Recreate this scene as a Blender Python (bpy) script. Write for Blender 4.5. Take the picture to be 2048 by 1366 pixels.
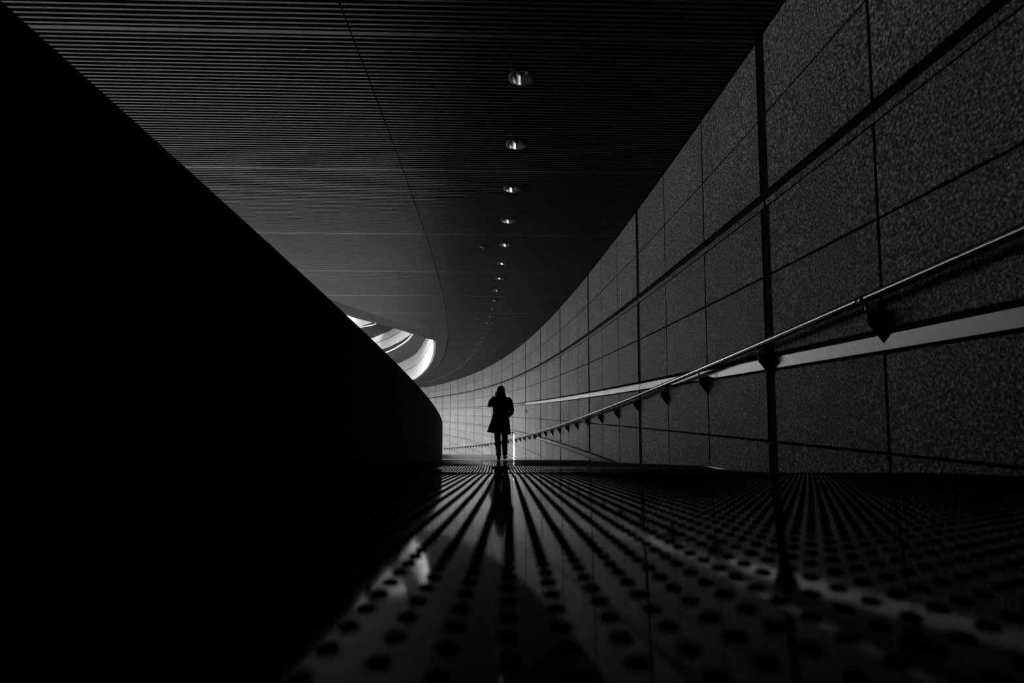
import bpy, bmesh, math, random
import numpy as np
from mathutils import Vector, Matrix

for o in list(bpy.data.objects):
    bpy.data.objects.remove(o, do_unlink=True)
SC = bpy.context.scene
COL = SC.collection
random.seed(7)

# ------------------------------------------------------------------ camera, sky, exposure
# the eye is the origin: +X right, +Y along the passage, +Z up, metres
F_PX = 1100.0
PITCH = math.radians(4.2)
cam_data = bpy.data.cameras.new('camera')
cam = bpy.data.objects.new('camera', cam_data)
COL.objects.link(cam)
cam_data.sensor_width = 36.0
cam_data.lens = 36.0 * F_PX / 2048.0
cam_data.shift_y = 62.0 / 2048.0
cam_data.clip_start = 0.02
cam_data.clip_end = 400
cam.location = (0, 0, 0)
cam.rotation_euler = (math.pi / 2 + PITCH, 0, 0)
cam_data.dof.use_dof = True
cam_data.dof.focus_distance = 9.0
cam_data.dof.aperture_fstop = 4.0
SC.camera = cam

world = bpy.data.worlds.new('overcast_sky')
SC.world = world
world.use_nodes = True
wb = world.node_tree.nodes['Background']
wb.inputs[0].default_value = (1.0, 1.0, 1.0, 1)
wb.inputs[1].default_value = 1.0

SC.view_settings.view_transform = 'Standard'
SC.view_settings.look = 'None'
SC.view_settings.gamma = 1.0
SC.view_settings.use_curve_mapping = False
SC.view_settings.exposure = 2.95

# ------------------------------------------------------------------ materials
def mat(name, col, rough=0.6, metal=0.0, spec=0.5, ior=1.5):
    m = bpy.data.materials.new(name)
    m.use_nodes = True
    b = m.node_tree.nodes['Principled BSDF']
    b.inputs['Base Color'].default_value = (col, col, col, 1)
    b.inputs['Roughness'].default_value = rough
    b.inputs['Metallic'].default_value = metal
    b.inputs['Specular IOR Level'].default_value = spec
    b.inputs['IOR'].default_value = ior
    return m

def noisy(name, lo, hi, scale, rough=0.7, bump=0.0, detail=4, spec=0.5, pos=(0.4, 0.65), metal=0.0, dist=0.01):
    """procedural two-tone noise material in object space"""
    m = mat(name, lo, rough, metal, spec)
    nt = m.node_tree
    b = nt.nodes['Principled BSDF']
    tc = nt.nodes.new('ShaderNodeTexCoord')
    n = nt.nodes.new('ShaderNodeTexNoise')
    n.inputs['Scale'].default_value = scale
    n.inputs['Detail'].default_value = detail
    r = nt.nodes.new('ShaderNodeValToRGB')
    r.color_ramp.elements[0].position = pos[0]
    r.color_ramp.elements[0].color = (lo, lo, lo, 1)
    r.color_ramp.elements[1].position = pos[1]
    r.color_ramp.elements[1].color = (hi, hi, hi, 1)
    nt.links.new(tc.outputs['Object'], n.inputs['Vector'])
    nt.links.new(n.outputs['Fac'], r.inputs['Fac'])
    nt.links.new(r.outputs['Color'], b.inputs['Base Color'])
    if bump:
        bp = nt.nodes.new('ShaderNodeBump')
        bp.inputs['Strength'].default_value = bump
        bp.inputs['Distance'].default_value = dist
        nt.links.new(n.outputs['Fac'], bp.inputs['Height'])
        nt.links.new(bp.outputs['Normal'], b.inputs['Normal'])
    return m

def granite_material():
    """flamed granite: fine crystal speckle, a soft cloud and a little tone change from slab to slab"""
    m = mat('flamed_granite', 0.2, 0.62, 0.0, 0.35)
    nt = m.node_tree
    b = nt.nodes['Principled BSDF']
    tc = nt.nodes.new('ShaderNodeTexCoord')
    n = nt.nodes.new('ShaderNodeTexNoise')
    n.inputs['Scale'].default_value = 58.0
    n.inputs['Detail'].default_value = 3.0
    n.inputs['Roughness'].default_value = 0.7
    r = nt.nodes.new('ShaderNodeValToRGB')
    e = r.color_ramp.elements
    e[0].position = 0.40; e[0].color = (0.04, 0.04, 0.04, 1)
    e[1].position = 0.66; e[1].color = (0.85, 0.85, 0.85, 1)
    k = e.new(0.54); k.color = (0.28, 0.28, 0.28, 1)
    cl = nt.nodes.new('ShaderNodeTexNoise')
    cl.inputs['Scale'].default_value = 1.7
    cl.inputs['Detail'].default_value = 2.0
    mr = nt.nodes.new('ShaderNodeMapRange')
    mr.inputs['To Min'].default_value = 0.78
    mr.inputs['To Max'].default_value = 1.22
    oi = nt.nodes.new('ShaderNodeObjectInfo')
    mr2 = nt.nodes.new('ShaderNodeMapRange')
    mr2.inputs['To Min'].default_value = 0.88
    mr2.inputs['To Max'].default_value = 1.08
    mul = nt.nodes.new('ShaderNodeMath'); mul.operation = 'MULTIPLY'
    mix = nt.nodes.new('ShaderNodeVectorMath'); mix.operation = 'SCALE'
    bp = nt.nodes.new('ShaderNodeBump')
    bp.inputs['Strength'].default_value = 0.8
    bp.inputs['Distance'].default_value = 0.006
    L = nt.links.new
    L(tc.outputs['Object'], n.inputs['Vector']); L(tc.outputs['Object'], cl.inputs['Vector'])
    L(n.outputs['Fac'], r.inputs['Fac'])
    L(cl.outputs['Fac'], mr.inputs['Value']); L(oi.outputs['Random'], mr2.inputs['Value'])
    L(mr.outputs['Result'], mul.inputs[0]); L(mr2.outputs['Result'], mul.inputs[1])
    L(r.outputs['Color'], mix.inputs[0]); L(mul.outputs['Value'], mix.inputs['Scale'])
    L(mix.outputs['Vector'], b.inputs['Base Color'])
    L(n.outputs['Fac'], bp.inputs['Height']); L(bp.outputs['Normal'], b.inputs['Normal'])
    return m

M = dict(
    granite=granite_material(),
    backing=mat('wall_cavity', 0.004, 0.9, 0, 0.1),
    band=noisy('polished_granite_band', 0.03, 0.06, 60, rough=0.18, bump=0.04, spec=0.65),
    steel=noisy('brushed_steel', 0.36, 0.46, 30, rough=0.17, metal=1.0),
    dark_steel=noisy('dark_bracket_steel', 0.012, 0.02, 20, rough=0.5, metal=0.0, spec=0.3),
    floor=noisy('polished_dark_floor', 0.003, 0.006, 9, rough=0.06, bump=0.006, spec=0.5),
    stud=noisy('dark_rubber_stud', 0.004, 0.008, 200, rough=0.75, spec=0.15),
    landing=noisy('landing_concrete', 0.10, 0.16, 6, rough=0.4, spec=0.4),
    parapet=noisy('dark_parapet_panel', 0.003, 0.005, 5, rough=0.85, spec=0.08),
    slat_inner=noisy('dark_painted_slat', 0.03, 0.045, 12, rough=0.42, spec=0.4),  # darker slat copy: dimmer ceiling right of the seam put into the colour
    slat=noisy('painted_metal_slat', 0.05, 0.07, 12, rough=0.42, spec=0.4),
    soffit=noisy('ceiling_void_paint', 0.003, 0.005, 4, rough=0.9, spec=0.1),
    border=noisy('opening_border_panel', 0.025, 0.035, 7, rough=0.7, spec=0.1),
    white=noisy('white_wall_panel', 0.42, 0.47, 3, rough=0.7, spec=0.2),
    gallery=noisy('gallery_soffit_paint', 0.035, 0.05, 3, rough=0.7, spec=0.1),  # gallery slabs toned dark: shade of their unlit undersides put into the colour
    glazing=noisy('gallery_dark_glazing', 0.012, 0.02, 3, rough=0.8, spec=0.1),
    joint=mat('dark_joint', 0.02, 0.9, 0, 0.1),
    paving=noisy('courtyard_paving', 0.34, 0.4, 2, rough=0.8),
    facade=noisy('courtyard_facade', 0.035, 0.05, 1, rough=0.8),
    facade_far=noisy('pale_courtyard_facade', 0.42, 0.48, 1, rough=0.8),
    endwall=noisy('dark_end_wall', 0.006, 0.01, 3, rough=0.9, spec=0.1),
    reflector=mat('mirror_reflector', 0.92, 0.1, 1.0),
    trim=mat('black_trim_ring', 0.01, 0.5),
    bulb=mat('unlit_bulb_glass', 0.3, 0.1),
    coat=noisy('black_wool', 0.004, 0.007, 60, rough=0.95, bump=0.2, spec=0.05),
    skin=noisy('skin', 0.10, 0.13, 30, rough=0.6),
    boots=mat('black_leather', 0.004, 0.4),
)

M['floor'].node_tree.nodes['Principled BSDF'].inputs['IOR'].default_value = 1.28

# ------------------------------------------------------------------ helpers
class MB:
    def __init__(self):
        self.v, self.f = [], []
    def add(self, verts, faces):
        n = len(self.v)
        self.v += [tuple(p) for p in verts]
        self.f += [tuple(i + n for i in q) for q in faces]
    def hexa(self, p):
        """eight corners: 0-3 one side, 4-7 the opposite side"""
        self.add(p, [(0, 1, 2, 3), (7, 6, 5, 4), (0, 4, 5, 1), (1, 5, 6, 2), (2, 6, 7, 3), (3, 7, 4, 0)])
    def box(self, x0, x1, y0, y1, z0, z1):
        self.hexa([(x0, y0, z0), (x0, y1, z0), (x1, y1, z0), (x1, y0, z0),
                   (x0, y0, z1), (x0, y1, z1), (x1, y1, z1), (x1, y0, z1)])
    def loft(self, rings, cap=True, closed=True):
        n = len(rings[0]); base = len(self.v)
        for r in rings:
            self.v += [tuple(p) for p in r]
        for i in range(len(rings) - 1):
            for j in range(n if closed else n - 1):
                a = base + i * n + j; b = base + i * n + (j + 1) % n
                self.f.append((a, b, b + n, a + n))
        if cap and closed:
            self.f.append(tuple(base + j for j in range(n))[::-1])
            e = base + (len(rings) - 1) * n
            self.f.append(tuple(e + j for j in range(n)))
    def tube(self, pts, radii, seg=10, cap=True):
        pts = [Vector(p) for p in pts]
        if not isinstance(radii, (list, tuple)):
            radii = [radii] * len(pts)
        rings = []
        ref = Vector((0.13, 0.05, 0.99)).normalized()
        for i, p in enumerate(pts):
            t = (pts[min(i + 1, len(pts) - 1)] - pts[max(i - 1, 0)]).normalized()
            if abs(t.dot(ref)) > 0.95:
                ref = Vector((0.9, 0.4, 0.1)).normalized()
            a = t.cross(ref).normalized(); b = t.cross(a).normalized()
            rings.append([p + (a * math.cos(q) + b * math.sin(q)) * radii[i]
                          for q in (2 * math.pi * k / seg for k in range(seg))])
        self.loft(rings, cap)
    def mesh(self, name, m=None, smooth=False):
        me = bpy.data.meshes.new(name)
        me.from_pydata(self.v, [], self.f)
        bm = bmesh.new(); bm.from_mesh(me)
        bmesh.ops.recalc_face_normals(bm, faces=bm.faces)
        bm.to_mesh(me); bm.free()
        if m: me.materials.append(m)
        if smooth:
            me.shade_smooth()
        return me
    def build(self, name, m, parent=None, smooth=False):
        return link(name, self.mesh(name, m, smooth), parent)

def link(name, data, parent=None, loc=None):
    o = bpy.data.objects.new(name, data)
    COL.objects.link(o)
    if parent: o.parent = parent
    if loc is not None: o.location = loc
    return o
def tag(o, label=None, cat=None, group=None, kind=None):
    if label: o['label'] = label
    if cat: o['category'] = cat
    if group: o['group'] = group
    if kind: o['kind'] = kind
    return o
def empty(name, loc=(0, 0, 0), rz=0.0):
    o = link(name, None, None, loc)
    o.rotation_euler.z = rz
    return o

# ------------------------------------------------------------------ the plan of the passage
SLOPE = 0.078         # the ramp falls away from the camera
EYE = 0.08            # height of the lens above the ramp
CEIL = 2.865
WIDTH = 3.29          # parapet to stone wall
def wall_x(y):
    return 1.949401 - 1.64029e-3 * y - 2.711813e-3 * y * y - 5.04686e-6 * y ** 3 if y > 0 else 1.949401
_ys = np.linspace(-14, 90, 20801)
_xs = np.array([wall_x(v) for v in _ys])
_ss = np.concatenate([[0], np.cumsum(np.hypot(np.diff(_ys), np.diff(_xs)))])
_ss -= np.interp(4.03, _ys, _ss)
def at(s, off=0.0, z=0.0):
    """point at arc length s along the stone wall, off metres in front of its face"""
    y = float(np.interp(s, _ss, _ys)); x = wall_x(y)
    y2 = float(np.interp(s + 0.05, _ss, _ys)); tx, ty = wall_x(y2) - x, y2 - y
    l = math.hypot(tx, ty)
    return Vector((x - ty / l * off, y + tx / l * off, z))
def s_of_y(y):
    return float(np.interp(y, _ys, _ss))
_rip_y = [-20, 1.2, 2.2, 4.3, 4.7, 5.3, 6.2, 7.2, 8.5, 11, 12.5, 80]
_rip_z = [0, 0, .003, -.043, -.036, -.013, -.018, -.024, -.020, -.006, 0, 0]
def ripple(y):
    """the ramp's plates are not quite flat"""
    i = int(np.searchsorted(_rip_y, y)) - 1
    i = max(0, min(i, len(_rip_y) - 2))
    t = (y - _rip_y[i]) / (_rip_y[i + 1] - _rip_y[i])
    t = t * t * (3 - 2 * t)
    return _rip_z[i] * (1 - t) + _rip_z[i + 1] * t
def floor_z(y):
    return -EYE - SLOPE * y + ripple(y)
LO = [(-14, -21.0), (13.0, -20.0), (13.05, -4.81), (21.69, -2.54), (25.24, -3.03), (29.55, -3.73), (34.54, -4.7), (40.11, -6.02), (44.87, -7.3),  # near-left overhang is unseen, stretched out to block sky light
      (47.74, -8.24), (52, -9.8), (57, -11.8), (62, -14.0), (68, -17.3), (75, -22)]
LI = [(-14, -22.0), (13.0, -21.0), (13.05, -5.66), (16.54, -4.75), (18.31, -4.05), (21.09, -3.31), (21.58, -3.1), (23.65, -3.38), (26.69, -3.84),
      (30.32, -4.48), (35.08, -5.44), (40.84, -6.75), (45.86, -8.04), (50, -9.4), (54.5, -11.2), (59, -13.3),
      (64, -16.2), (70, -21), (75, -26)]
def lo(y): return float(np.interp(y, [p[0] for p in LO], [p[1] for p in LO]))
def li(y): return float(np.interp(y, [p[0] for p in LI], [p[1] for p in LI]))
def project(p):
    c, s = math.cos(PITCH), math.sin(PITCH)
    a = p[1] * c + p[2] * s; u = -p[1] * s + p[2] * c
    return 1024 + F_PX * p[0] / a, 745 - F_PX * u / a

# ------------------------------------------------------------------ floor
rows = [-12 + 0.5 * i for i in range(24)] + [0.05 * i for i in range(290)] + [14.5 + 0.5 * i for i in range(122)]
mb = MB()
NX = 8
for y in rows:
    a = wall_x(y) - WIDTH - 0.1; b = wall_x(y) + 0.25
    for j in range(NX + 1):
        mb.v.append((a + (b - a) * j / NX, y, floor_z(y)))
for i in range(len(rows) - 1):
    for j in range(NX):
        q = i * (NX + 1) + j
        mb.f.append((q, q + 1, q + NX + 2, q + NX + 1))
floor = mb.build('floor', M['floor'], smooth=True)
tag(floor, 'polished dark ramp floor with rows of round studs, sloping down towards the person', kind='structure')

# studs: a staggered field that follows the curve of the ramp
CP, RP = 0.3146 * EYE, 0.385 * EYE
RAD, HGT = 0.0056, 0.0022
near_mb = MB()
ring = lambda r, z, n: [(r * math.cos(2 * math.pi * k / n), r * math.sin(2 * math.pi * k / n), z) for k in range(n)]
near_mb.loft([ring(RAD, -0.001, 12), ring(RAD * 0.96, HGT * 0.6, 12), ring(RAD * 0.72, HGT, 12)], cap=False)
near_mb.f.append(tuple(range(24, 36)))
stud_mesh = near_mb.mesh('stud', M['stud'], True)
spots = []
ncol = int(1.9 / CP)
k0 = -int(1.3 / CP)
for k in range(k0, ncol):
    yoff = RP * (0.5 if k % 2 else 0.0)
    n_rows = int(12.0 / RP)
    for r in range(n_rows):
        y = 0.16 + yoff + RP * r
        x = CP * (k - 0.04) + (wall_x(y) - wall_x(0.0))
        spots.append((x, y, floor_z(y)))
inframe = []
rest = []
for p in spots:
    u, v = project(p)
    (inframe if (0 <= u <= 2048 and v <= 1376) else rest).append(p)
inframe.sort(key=lambda p: p[1])
for p in inframe[:300]:
    link('stud', stud_mesh, floor, p)
rest += inframe[300:]
pts = np.array(rest)
hexa = np.array(ring(RAD, -0.001, 6) + ring(RAD * 0.85, HGT, 6))
N = len(pts)
V = (pts[:, None, :] + hexa[None, :, :]).reshape(-1, 3)
fq = []
for j in range(6):
    fq.append((j, (j + 1) % 6, 6 + (j + 1) % 6, 6 + j))
fq = np.array(fq)
quads = (fq[None] + (np.arange(N) * 12)[:, None, None]).reshape(-1, 4)
hexs = (np.arange(6, 12)[None] + (np.arange(N) * 12)[:, None])
me = bpy.data.meshes.new('stud_field')
me.vertices.add(len(V)); me.vertices.foreach_set('co', V.ravel().astype(np.float32))
loops = np.concatenate([quads.ravel(), hexs.ravel()])
nq, nh = len(quads), len(hexs)
me.loops.add(len(loops)); me.loops.foreach_set('vertex_index', loops.astype(np.int32))
starts = np.concatenate([np.arange(nq) * 4, nq * 4 + np.arange(nh) * 6])
me.polygons.add(nq + nh); me.polygons.foreach_set('loop_start', starts.astype(np.int32))
me.update(calc_edges=True); me.validate()
me.materials.append(M['stud'])
tag(link('stud_field', me, floor), kind='stuff')

# smooth landing slab beyond the studded ramp
mb = MB()
ys = [26.5 + 1.0 * i for i in range(46)]
for y in ys:
    z = floor_z(y) + 0.17 * min(1.0, (y - 26.5) / 1.5 + 0.05)
    a, b = wall_x(y) - WIDTH - 0.1, wall_x(y) + 0.2
    mb.v += [(a, y, z), (b, y, z), (b, y, z - 0.4), (a, y, z - 0.4)]
for i in range(len(ys) - 1):
    for j in range(4):
        mb.f.append((i * 4 + j, i * 4 + (j + 1) % 4, i * 4 + 4 + (j + 1) % 4, i * 4 + 4 + j))
mb.f += [(3, 2, 1, 0), tuple(len(mb.v) - 4 + j for j in range(4))]
tag(mb.build('floor_landing', M['landing']), kind='structure')

# unseen ground slab outside the parapet, added to bounce daylight onto the ceiling
mb = MB()
mb.box(-110, 40, -60, 140, -5.8, -5.3)
tag(mb.build('ground', M['paving']), kind='structure')
# unseen blocks added to keep the low sky off the near wall
mb = MB()
mb.box(-36, -28, -60, 26, -9.0, 16.0)
tag(mb.build('wall_courtyard', M['facade']), kind='structure')
mb = MB()
mb.box(-42, -34, 22, 50, -9.0, 12.0)
mb.box(-42, -34, 50, 300, -9.0, 28.0)
tag(mb.build('wall_courtyard_far', M['facade_far']), kind='structure')  # unseen pale block, added to screen low sky and feed the band reflections

# ------------------------------------------------------------------ stone wall on the right
wall = None
mb = MB()
ss = [s_of_y(y) for y in np.linspace(-9, 78, 125)]
rings = []
for s in ss:
    p0, p1 = at(s, -0.09), at(s, -0.6)
    rings.append([(p0.x, p0.y, -9), (p1.x, p1.y, -9), (p1.x, p1.y, 4.2), (p0.x, p0.y, 4.2)])
mb.loft(rings)
wall = mb.build('wall_right', M['backing'])
tag(wall, 'long curved wall of speckled granite slabs with wide dark vertical channels', kind='structure')

BAY = 3.62
GAP_MAJOR = 0.13
TIER = 1.23
tiers = []              # (top, bottom) of each tier of slabs, with one joint between its two rows
top = CEIL + 0.12
t0 = 1.66
tiers.append((top, t0 + 0.0, 2.245))
for n in range(6):
    up = 1.66 - TIER * n
    tiers.append((up - 0.125, up - TIER, up - 0.64))
def slab(s0, s1, z0, z1, th=0.085, off=0.0):
    nseg = 1 if s1 - s0 < 1.5 else 3
    rings = []
    c = 0.006
    for i in range(nseg + 1):
        s = s0 + (s1 - s0) * i / nseg
        a, b, d = at(s, off), at(s, off - c), at(s, off - th)
        rings.append([(d.x, d.y, z0), (b.x, b.y, z0), (a.x, a.y, z0 + c), (a.x, a.y, z1 - c), (b.x, b.y, z1), (d.x, d.y, z1)])
    m = MB(); m.loft(rings)
    return m
def place_slab(m, name, face, parent):
    """front face and its chamfers in stone, the hidden edges in the dark of the joint"""
    o = m.build(name, face, parent)
    o.data.materials.append(M['backing'])
    for p in o.data.polygons:
        r = sorted(i % 6 for i in p.vertices)
        if not (len(r) == 4 and (r == [2, 2, 3, 3] or r == [1, 1, 2, 2] or r == [3, 3, 4, 4])):
            p.material_index = 1
    return o
for bay in range(-2, 19):
    sb = bay * BAY
    ymid = at(sb + BAY / 2).y
    lowest = floor_z(at(sb + BAY).y) - 0.05
    cols = 3 if bay < 5 else 1
    for ti, (zt, zb, zj) in enumerate(tiers):
        if zt < lowest: break
        for (z0, z1) in ((zj + 0.006, zt), (zb + 0.004, zj - 0.006)):
            if z1 < lowest: continue
            for c in range(cols):
                w = BAY / cols
                g0 = GAP_MAJOR / 2 if c == 0 else 0.011
                g1 = GAP_MAJOR / 2 if c == cols - 1 else 0.011
                place_slab(slab(sb + c * w + g0, sb + (c + 1) * w - g1, z0, z1), 'granite_slab', M['granite'], wall)
        if zt > lowest:
            slab(sb - GAP_MAJOR / 2 + 0.001, sb + GAP_MAJOR / 2 - 0.001, zb, zt, 0.075, -0.008).build('channel_liner', M['backing'], wall)
        # polished band below the reveal that closes each tier
        zr = zb if ti else t0
        if ti == 0: b0, b1 = zr - 0.115, zr - 0.062
        else: b0, b1 = zr - 0.112, zr - 0.022
        slab(sb, sb + BAY, b1 + 0.001, zr - 0.001, 0.07, -0.010).build('reveal_liner', M['backing'], wall)
        if b1 > lowest:
            place_slab(slab(sb + 0.012, sb + BAY - 0.012, b0, b1, 0.085, 0.0), 'stone_band', M['band'] if ti and bay < 5 else M['granite'], wall)
# a thin bright edge strip where the ramp meets the wall
mb = MB()
rings = []
for s in [s_of_y(y) for y in np.linspace(1.0, 26.0, 120)]:
    y = at(s).y; z = floor_z(y)
    a, b = at(s, 0.035), at(s, 0.03)
    rings.append([(a.x, a.y, z - 0.02), (a.x, a.y, z + 0.006), (b.x, b.y, z + 0.006), (b.x, b.y, z - 0.02)])
mb.loft(rings)
tag(mb.build('trim_1', M['steel']), kind='structure')

# small dark plate on the far slabs
m = MB()
s = s_of_y(21.7)
a = at(s, 0.02); d = (at(s + 0.1) - at(s)).normalized()
for z in (0.0,):
    p = at(s, 0.0); q = at(s + 0.09, 0.0); p2 = at(s, 0.03); q2 = at(s + 0.09, 0.03)
    zc = 0.07
    m.hexa([(p.x, p.y, zc - .07), (q.x, q.y, zc - .07), (q.x, q.y, zc + .05), (p.x, p.y, zc + .07),
            (p2.x, p2.y, zc - .05), (q2.x, q2.y, zc - .05), (q2.x, q2.y, zc + .04), (p2.x, p2.y, zc + .05)])
tag(m.build('wall_plate', M['dark_steel']), 'tiny dark plate on the pale far granite, right of the person', 'plate')

# added lamp under a band, source unknown, grazes the far wall for a streak
sl_ = s_of_y(25.4)
lp = at(sl_, 0.07, -0.90)
lamp = empty('wall_lamp', lp)
tag(lamp, 'small lamp on the far granite beside the person, throwing a bright streak down the stone', 'lamp')
m = MB(); m.tube([(0, 0, 0.05), (0, 0, -0.03)], [0.028, 0.034], 12); m.build('lamp_body', M['dark_steel'], lamp, True)
m = MB(); q = at(sl_, -0.002, -0.90) - lp; m.tube([(0, 0, 0.03), (q.x, q.y, 0.03)], 0.008, 8); m.build('arm', M['dark_steel'], lamp, True)
ld = bpy.data.lights.new('lamp_beam', 'SPOT')
ld.energy = 220.0; ld.spot_size = math.radians(50); ld.spot_blend = 0.7; ld.shadow_soft_size = 0.012
lo_ = link('lamp_beam', ld, lamp, (0, 0, -0.045))
tgt = at(sl_ - 0.10, 0.0, -2.6) - (lp + Vector((0, 0, -0.045)))
lo_.rotation_euler = tgt.to_track_quat('-Z', 'Y').to_euler()

# ------------------------------------------------------------------ handrail
hr = empty('handrail', at(s_of_y(4.0), 0.1, 0.0))
hr0 = hr.location.copy()
tag(hr, 'long round steel handrail on gusset brackets running down the granite wall', 'handrail')
RAIL_OFF, RAIL_R = 0.085, 0.025
def rail_pt(s, dz=0.0, off=RAIL_OFF):
    p = at(s, off)
    p.z = 0.812 - SLOPE * p.y + dz
    return p - hr0
m = MB()
m.tube([rail_pt(s) for s in [s_of_y(y) for y in np.linspace(0.7, 60, 240)]], RAIL_R, 14)
m.build('rail', M['steel'], hr, True)
nb = int((s_of_y(60) - s_of_y(1.2)) / (BAY / 3))
for i in range(nb):
    s = (i - 2) * BAY / 3
    br = MB()                                   # gusset plate set square to the wall
    t = 0.007
    d = (at(s + 0.1) - at(s)).normalized()
    a, b = rail_pt(s, 0, 0.087), rail_pt(s, 0, -0.004)
    prof = [(a, -0.075), (a, -0.115), (b, -0.235), (b, -0.05)]
    p1 = [(q + Vector((0, 0, z)) + d * t) for q, z in prof]
    p2 = [(q + Vector((0, 0, z)) - d * t) for q, z in prof]
    br.hexa(p1 + p2)
    bo = br.build('bracket', M['dark_steel'], hr)
    pin = MB()
    pin.tube([rail_pt(s, -0.018), rail_pt(s, -0.08)], 0.007, 8)
    pin.build('pin', M['steel'], bo, True)
    if i == 1 or i % 5 == 1:
        sl = MB()
        sl.tube([rail_pt(s - 0.012), rail_pt(s + 0.045)], RAIL_R + 0.0008, 14)
        sl.build('sleeve', M['steel'], hr, True)
        for e in (-0.014, 0.046):
            jn = MB(); jn.tube([rail_pt(s + e), rail_pt(s + e + 0.004)], RAIL_R + 0.0012, 14)
            jn.build('sleeve_joint', M['joint'], hr, True)

# ------------------------------------------------------------------ parapet on the left
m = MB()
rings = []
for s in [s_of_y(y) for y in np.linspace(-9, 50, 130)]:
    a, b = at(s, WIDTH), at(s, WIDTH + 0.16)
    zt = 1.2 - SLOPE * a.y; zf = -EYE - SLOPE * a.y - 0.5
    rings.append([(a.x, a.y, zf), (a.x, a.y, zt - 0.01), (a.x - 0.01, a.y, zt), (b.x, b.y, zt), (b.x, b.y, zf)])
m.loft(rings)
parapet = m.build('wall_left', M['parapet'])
tag(parapet, 'solid black parapet wall following the ramp', kind='structure')

# ------------------------------------------------------------------ ceiling
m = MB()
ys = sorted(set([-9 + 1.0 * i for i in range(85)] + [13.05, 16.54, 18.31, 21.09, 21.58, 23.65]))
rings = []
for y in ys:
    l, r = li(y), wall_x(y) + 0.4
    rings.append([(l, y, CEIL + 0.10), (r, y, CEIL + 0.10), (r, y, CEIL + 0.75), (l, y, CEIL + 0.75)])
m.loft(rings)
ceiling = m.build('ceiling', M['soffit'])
tag(ceiling, 'low ceiling of close parallel metal slats over a black void', kind='structure')

# dark edge bead where the slats stop at the stone wall
m = MB(); rings = []
for s in [s_of_y(y) for y in np.linspace(-8, 62, 150)]:
    a, b = at(s, 0.03), at(s, 0.001)
    rings.append([(a.x, a.y, CEIL - 0.004), (b.x, b.y, CEIL - 0.004), (b.x, b.y, CEIL + 0.06), (a.x, a.y, CEIL + 0.06)])
m.loft(rings)
m.build('edge_bead', M['soffit'], ceiling)

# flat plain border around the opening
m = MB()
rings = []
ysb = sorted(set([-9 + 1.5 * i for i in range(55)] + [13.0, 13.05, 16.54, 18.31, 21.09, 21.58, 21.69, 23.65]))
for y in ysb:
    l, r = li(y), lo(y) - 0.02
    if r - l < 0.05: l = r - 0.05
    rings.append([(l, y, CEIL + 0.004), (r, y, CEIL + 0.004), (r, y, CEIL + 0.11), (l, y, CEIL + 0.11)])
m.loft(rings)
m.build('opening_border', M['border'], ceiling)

LIGHTS = []
for k in range(42):
    s = s_of_y(4.56) + 1.188 * k
    LIGHTS.append(at(s, 1.80))
PITCH_SLAT, TILT = 0.05, 0.0305
SW, SH = 0.017, 0.05
def slat_segments(y0):
    """left and right runs of one slat, broken at the seam and at the downlights"""
    yw = y0 + TILT * wall_x(y0); xr = wall_x(yw) - 0.005
    sx = xr - 3.11
    ye = y0 + TILT * (lo(y0) if y0 < 70 else 0); xl = lo(ye)
    left = [(xl, sx - 0.006)] if xl < sx - 0.05 else []
    a = max(sx + 0.006, xl)
    right = []
    for L in LIGHTS:
        yy = y0 + TILT * L.x
        if abs(yy - L.y) < 0.118:
            h = math.sqrt(max(0.0, 0.118 ** 2 - (yy - L.y) ** 2))
            right = [(a, L.x - h), (L.x + h, xr)]
    if not right: right = [(a, xr)]
    return left, [q for q in right if q[1] - q[0] > 0.02]
def slat_boxes(mb, y0, segs, wide=SW, dz=0.0):
    for x0, x1 in segs:
        ya, yb = y0 + TILT * x0, y0 + TILT * x1
        z0, z1 = CEIL + dz, CEIL + SH
        mb.hexa([(x0, ya - wide / 2, z0), (x0, ya + wide / 2, z0), (x1, yb + wide / 2, z0), (x1, yb - wide / 2, z0),
                 (x0, ya - wide / 2, z1), (x0, ya + wide / 2, z1), (x1, yb + wide / 2, z1), (x1, yb - wide / 2, z1)])
nslat = int((62 - 3.3) / PITCH_SLAT)
field, field_in = MB(), MB()
for i in range(nslat):
    y0 = 3.3 + PITCH_SLAT * i
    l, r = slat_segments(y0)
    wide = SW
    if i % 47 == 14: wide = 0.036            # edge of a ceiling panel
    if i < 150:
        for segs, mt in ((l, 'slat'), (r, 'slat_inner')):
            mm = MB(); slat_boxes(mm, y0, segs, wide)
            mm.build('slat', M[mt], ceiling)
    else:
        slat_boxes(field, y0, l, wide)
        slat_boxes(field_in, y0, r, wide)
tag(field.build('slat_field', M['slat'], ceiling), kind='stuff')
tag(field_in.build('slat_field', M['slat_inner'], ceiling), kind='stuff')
back = MB()
for i in range(180):
    y0 = 3.3 - PITCH_SLAT * (i + 1)
    l, r = slat_segments(y0)
    slat_boxes(back, y0, l + r)
tag(back.build('slat_field', M['slat'], ceiling), kind='stuff')

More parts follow.
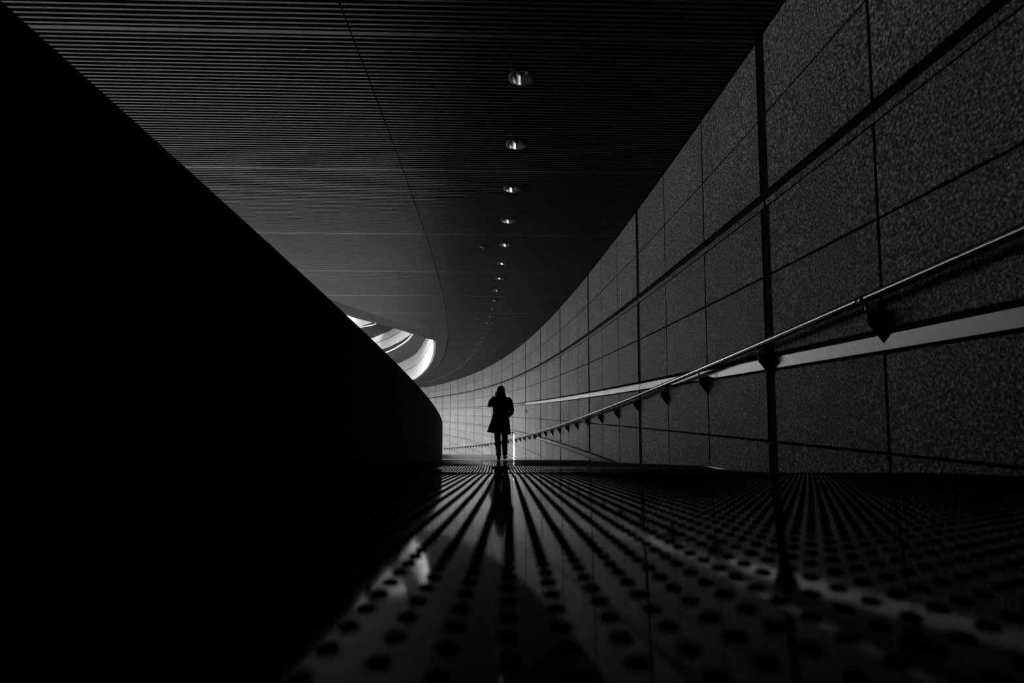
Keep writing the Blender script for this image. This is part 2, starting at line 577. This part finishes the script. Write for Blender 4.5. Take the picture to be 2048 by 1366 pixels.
# downlights
ORD = ['first', 'second', 'third', 'fourth', 'fifth', 'sixth', 'seventh', 'eighth', 'ninth', 'tenth', 'eleventh', 'twelfth',
       'thirteenth', 'fourteenth', 'fifteenth', 'sixteenth', 'seventeenth', 'eighteenth', 'nineteenth']
TENS = {20: 'twent', 30: 'thirt', 40: 'fort'}
def ordinal(n):
    if n <= 19: return ORD[n - 1]
    t = n // 10 * 10
    return TENS[t] + ('ieth' if n == t else 'y-' + ORD[n - t - 1])
def dl_parts():
    hs = MB(); hs.loft([ring(0.100, -0.006, 28), ring(0.114, -0.006, 28), ring(0.114, 0.1, 28), ring(0.100, 0.1, 28), ring(0.100, -0.006, 28)], cap=False)
    rf = MB(); rf.loft([ring(r, z, 28) for r, z in ((0.100, -0.004), (0.097, 0.02), (0.091, 0.045), (0.081, 0.07), (0.066, 0.09), (0.05, 0.099))], cap=False)
    rf.f.append(tuple(len(rf.v) - 28 + j for j in range(28)))
    bl = MB(); bl.loft([ring(r, z, 12) for r, z in ((0.012, 0.098), (0.026, 0.085), (0.030, 0.072), (0.022, 0.058), (0.008, 0.053))])
    return hs.mesh('trim_ring', M['trim'], True), rf.mesh('reflector', M['reflector'], True), bl.mesh('bulb', M['bulb'], True)
DL = dl_parts()
for i, L in enumerate(LIGHTS):
    e = empty('downlight', (L.x, L.y, CEIL))
    tag(e, 'recessed round downlight in the dark ceiling, %s from the camera along the row' % ordinal(i + 1), 'downlight', 'row of ceiling downlights')
    for me_ in DL:
        link(me_.name.split('.')[0], me_, e)
for (x, y, lab) in ((-0.49, 9.31, 'small dark ceiling disc left of the fifth downlight'), (-1.04, 16.49, 'small dark ceiling disc farther along, left of the downlight row')):
    e = empty('ceiling_sensor', (x, y, CEIL))
    tag(e, lab, 'sensor', 'ceiling sensors')
    b = MB(); b.loft([ring(0.07, 0.02, 20), ring(0.07, -0.006, 20), ring(0.05, -0.014, 20)])
    b.build('base', M['trim'], e, True)
    b = MB(); b.loft([ring(0.032, -0.012, 16), ring(0.028, -0.026, 16), ring(0.012, -0.034, 16)])
    b.build('dome', M['bulb'], e, True)

# ------------------------------------------------------------------ atrium wall and galleries seen through the opening
def strip(ylist, z0, z1, off0=0.0, off1=0.12):
    m = MB(); rings = []
    for y in ylist:
        x = li(y)
        n = Vector((li(y + 0.3) - li(y - 0.3), 0.6)).normalized()
        nx, ny = -n.y, n.x                          # towards the courtyard
        p, q = (x + nx * off0, y + ny * off0), (x - nx * off1, y - ny * off1)
        rings.append([(p[0], p[1], z0), (p[0], p[1], z1), (q[0], q[1], z1), (q[0], q[1], z0)])
    m.loft(rings)
    return m
ya = [21.9 + 0.7 * i for i in range(69)]
atr = strip(ya, CEIL + 0.05, 22.0, -0.05, 0.5).build('wall_atrium', M['joint'])
tag(atr, 'curved white wall of the upper building seen through the ceiling opening', kind='structure')
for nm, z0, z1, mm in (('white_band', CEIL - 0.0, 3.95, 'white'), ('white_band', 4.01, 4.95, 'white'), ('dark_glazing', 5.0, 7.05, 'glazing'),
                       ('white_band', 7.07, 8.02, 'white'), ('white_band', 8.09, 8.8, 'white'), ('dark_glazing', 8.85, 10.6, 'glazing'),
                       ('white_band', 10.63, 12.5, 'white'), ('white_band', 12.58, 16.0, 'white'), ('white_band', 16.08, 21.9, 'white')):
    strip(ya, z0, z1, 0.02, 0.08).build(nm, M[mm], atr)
def gallery(edge, z0, z1):
    m = MB(); rings = []
    k = MB(); kr = []
    for x, y in edge:
        xw = li(y) + 0.05
        rings.append([(x, y, z0), (x, y, z1 - 0.02), (xw, y, z1 - 0.02), (xw, y, z0)])
        kr.append([(x - 0.03, y - 0.05, z0 - 0.02), (x - 0.03, y - 0.05, z0 + 0.06), (x + 0.02, y + 0.03, z0 + 0.06), (x + 0.02, y + 0.03, z0 - 0.02)])
    m.loft(rings); k.loft(kr)
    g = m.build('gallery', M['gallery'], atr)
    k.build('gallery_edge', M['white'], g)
gallery([(-3.6, 24.5), (-4.3, 27), (-5.0, 30.3), (-6.14, 34.1), (-7.09, 37.3), (-7.93, 39.6), (-8.98, 42.2), (-9.9, 44.2), (-11.6, 47.5), (-14, 51.5), (-17.5, 55.5), (-22, 60)], 4.95, 5.06)
gallery([(-4.6, 27), (-8, 38), (-11.2, 48), (-12.4, 51.5), (-13.1, 53.3), (-13.9, 54.8), (-15.2, 56), (-17.5, 57.5), (-22, 60.5)], 8.8, 8.93)

gallery([(-4.9, 27), (-8.6, 38), (-11.8, 48), (-14.2, 53.5), (-17.5, 57.5), (-22, 61), (-25, 64), (-28, 67)], 12.6, 12.8)  # unseen top gallery, added to shade the highest white band

# unseen dark wall added behind the camera to shut out light
m = MB(); m.box(-26, 3.0, -9.4, -9.0, -9, 4.0)
tag(m.build('wall_back', M['endwall']), kind='structure')

# ------------------------------------------------------------------ person
PY = 12.6
PX = -0.252
person = empty('person', (PX, PY, floor_z(PY)), 0.0)
tag(person, 'person in a knee-length dark coat and hood, one hand raised to the head', 'person')
def skin_mesh(nodes, edges, root=0):
    me = bpy.data.meshes.new('body')
    me.from_pydata([n[0] for n in nodes], edges, [])
    o = bpy.data.objects.new('body_tmp', me); COL.objects.link(o)
    md = o.modifiers.new('skin', 'SKIN')
    sv = me.skin_vertices[0].data
    for i, n in enumerate(nodes):
        r = n[1]
        sv[i].radius = r if isinstance(r, tuple) else (r, r)
        sv[i].use_root = (i == root)
    md.branch_smoothing = 0.6
    o.modifiers.new('sub', 'SUBSURF').levels = 2
    dg = bpy.context.evaluated_depsgraph_get()
    out = bpy.data.meshes.new_from_object(o.evaluated_get(dg))
    bpy.data.objects.remove(o, do_unlink=True)
    return out
nodes, edges = [], []
def nd(p, r, parent=None):
    nodes.append((p, r)); i = len(nodes) - 1
    if parent is not None: edges.append((parent, i))
    return i
pel = nd((0, 0, .93), (.13, .10))
sp = nd((0, .01, 1.10), (.115, .09), pel)
ch = nd((0, .01, 1.27), (.13, .10), sp)
nb_ = nd((0, .0, 1.41), (.07, .06), ch)
nk = nd((0, .02, 1.475), (.05, .05), nb_)
hd = nd((0, .035, 1.535), (.068, .08), nk)
hd2 = nd((0, .03, 1.60), (.075, .09), hd)
nd((0, .02, 1.655), (.055, .06), hd2)
def leg(side, knee, ankle, toe):
    h = nd((side * .09, .0, .86), .085, pel)
    k = nd(knee, .056, h)
    c = nd(((knee[0] + ankle[0]) / 2, (knee[1] + ankle[1]) / 2 - .015, (knee[2] + ankle[2]) / 2 + .06), .052, k)
    a = nd(ankle, .036, c)
    nd(toe, .03, a)
leg(-1, (-.075, -.01, .47), (-.045, -.09, .10), (-.05, .05, .035))
leg(1, (.085, .09, .48), (.085, .12, .10), (.10, .27, .035))
def arm(side, sh, el, wr, palm, tips, thumb):
    a = nd(sh, .055, ch); b = nd(el, .042, a); m_ = nd(tuple((Vector(el) * .55 + Vector(wr) * .45)), .040, b)
    c = nd(wr, .027, m_); d = nd(palm, (.036, .022), c)
    for base, mid, tip, r in tips:
        f0 = nd(base, r, d); f1 = nd(mid, r * .92, f0); nd(tip, r * .8, f1)
    t0 = nd(thumb[0], .011, d); nd(thumb[1], .009, t0)
pl = Vector((-.115, .085, 1.475))
tips = []
for j in range(4):
    b = pl + Vector((-.015 + .018 * j, .02 + .004 * j, .045))
    ln = (.030, .036, .034, .026)[j]
    tips.append((tuple(b), tuple(b + Vector((.012, .012, ln))), tuple(b + Vector((.035, .014, ln * 1.5))), .0085))
arm(-1, (-.165, .0, 1.37), (-.265, .03, 1.215), (-.14, .075, 1.40), tuple(pl), tips, (tuple(pl + Vector((.03, .0, .015))), tuple(pl + Vector((.045, .01, .05)))))
pr = Vector((.165, .13, .96))
tips = []
for j in range(4):
    b = pr + Vector((-.03 + .018 * j, .012, -.045))
    ln = (.030, .036, .034, .026)[j]
    tips.append((tuple(b), tuple(b + Vector((-.004, .006, -ln))), tuple(b + Vector((-.006, -.004, -ln * 1.7))), .0085))
arm(1, (.17, .0, 1.37), (.25, -.03, 1.10), (.185, .10, 1.02), tuple(pr), tips, (tuple(pr + Vector((-.03, .01, .0))), tuple(pr + Vector((-.045, .02, -.035)))))
body_me = skin_mesh(nodes, edges, pel)
# face: nose, brow, lips, eyes and ears are worked into the same mesh
fm = MB()
fm.loft([[(x * w, y0 + .115, z) for x, y0 in ((-1, 0), (0, d), (1, 0), (0, -.02))] for z, w, d in ((1.585, .008, .006), (1.565, .010, .016), (1.545, .015, .026), (1.538, .014, .010))])
for sx in (-1, 1):
    fm.tube([(sx * .036, .112, 1.585), (sx * .022, .118, 1.585)], [.007, .007], 8)
    fm.tube([(sx * .045, .105, 1.602), (sx * .015, .118, 1.600)], [.005, .005], 8)
    fm.tube([(sx * .078, .02, 1.600), (sx * .084, .012, 1.575), (sx * .077, .02, 1.545)], [.008, .012, .007], 8)
fm.tube([(-.022, .108, 1.512), (0, .118, 1.514), (.022, .108, 1.512)], [.004, .007, .004], 8)
bm = bmesh.new(); bm.from_mesh(body_me)
tmp = fm.mesh('face_tmp'); bm.from_mesh(tmp); bm.to_mesh(body_me); bm.free()
bpy.data.meshes.remove(tmp)
body_me.materials.clear(); body_me.materials.append(M['skin'])
body_me.shade_smooth()
link('body', body_me, person)
# coat: flared body, collar and two sleeves
def oval(cx, cy, rx, ry, z, n=28, tilt=0.0, wob=0.0):
    out = []
    for k in range(n):
        a = 2 * math.pi * k / n
        w = 1 + wob * math.sin(a * 5 + 0.7)
        x = cx + rx * w * math.cos(a)
        out.append((x, cy + ry * w * math.sin(a), z + tilt * (x - cx)))
    return out
m = MB()
m.loft([oval(0, .01, .075, .07, 1.465), oval(0, .0, .10, .085, 1.44), oval(0, 0, .165, .10, 1.415), oval(.005, 0, .205, .115, 1.375),
        oval(0, .005, .205, .13, 1.30), oval(0, .01, .185, .135, 1.18), oval(-.005, .01, .180, .135, 1.06),
        oval(-.012, .01, .200, .15, .94, tilt=-.02, wob=.01), oval(-.03, .0, .235, .17, .78, tilt=-.06, wob=.02),
        oval(-.055, -.005, .275, .19, .60, tilt=-.11, wob=.03), oval(-.055, -.005, .268, .183, .605, tilt=-.11, wob=.03),
        oval(-.03, 0, .22, .155, .78, tilt=-.06)], cap=False)
coat = m.build('coat', M['coat'], person, True)
m = MB()
m.tube([(-.14, .0, 1.375), (-.20, .01, 1.335), (-.25, .025, 1.255), (-.258, .03, 1.235), (-.245, .04, 1.235), (-.19, .06, 1.32), (-.135, .08, 1.415)],
       [.075, .072, .062, .060, .060, .056, .050], 16)
m.build('sleeve', M['coat'], coat, True)
m = MB()
m.tube([(.14, .0, 1.375), (.195, -.005, 1.33), (.225, -.02, 1.22), (.243, -.03, 1.10), (.235, -.02, 1.07), (.215, .04, 1.045), (.185, .10, 1.01)],
       [.075, .073, .064, .060, .058, .054, .048], 16)
m.build('sleeve', M['coat'], coat, True)
# hood with an open front
m = MB()
rings = []
for z, rx, ry, cy, op in ((1.40, .135, .115, .0, .25), (1.445, .118, .115, .0, .35), (1.49, .098, .112, .01, .5), (1.54, .092, .115, .015, .6), (1.59, .092, .115, .02, .6),
                          (1.635, .083, .105, .02, .5), (1.665, .062, .08, .015, .4), (1.685, .030, .04, .01, .3)):
    r_ = []
    for k in range(25):
        a = math.pi / 2 + op + (2 * math.pi - 2 * op) * k / 24
        r_.append((rx * math.cos(a), cy + ry * math.sin(a), z))
    rings.append(r_)
m.loft(rings, cap=False, closed=False)
n0 = len(m.v) - 25
m.f.append(tuple(range(n0, n0 + 25)))
hood = m.build('hood', M['coat'], coat, True)
sd = hood.modifiers.new('cloth', 'SOLIDIFY'); sd.thickness = 0.008; sd.offset = -1
# trousers and boots
for kx, hip, knee, ank in ((0, (-.085, 0, .90), (-.075, -.01, .47), (-.047, -.09, .10)), (1, (.085, 0, .90), (.085, .09, .48), (.087, .12, .10))):
    m = MB()
    h_, k_, a_ = Vector(hip), Vector(knee), Vector(ank)
    m.tube([h_, h_.lerp(k_, .5), k_, k_.lerp(a_, .35) + Vector((0, -.012, 0)), k_.lerp(a_, .75), a_], [.098, .083, .070, .066, .058, .055], 16)
    m.build('trouser_leg', M['coat'], person, True)
    m = MB()
    fwd = .27 if kx == 0 else .27
    bx, by = a_.x, a_.y
    rings = []
    for t, w, h in ((-.055, .028, .05), (-.045, .036, .085), (0, .040, .13), (.05, .040, .10), (.11, .045, .07), (.17, .042, .055), (.205, .022, .04)):
        rings.append([(bx + w * math.cos(q) + (.02 if kx else -.005) * t / .2, by + t, .002 + h / 2 + h / 2 * math.sin(q)) for q in (2 * math.pi * k / 14 for k in range(14))])
    m.loft(rings)
    boot = m.build('boot', M['boots'], person, True)
    sh = floor_z(PY + by) - floor_z(PY)
    m = MB()
    m.tube([(bx, by, .09), (bx, by - .005, .2)], [.045, .058], 14)
    m.build('boot_shaft', M['boots'], boot, True)
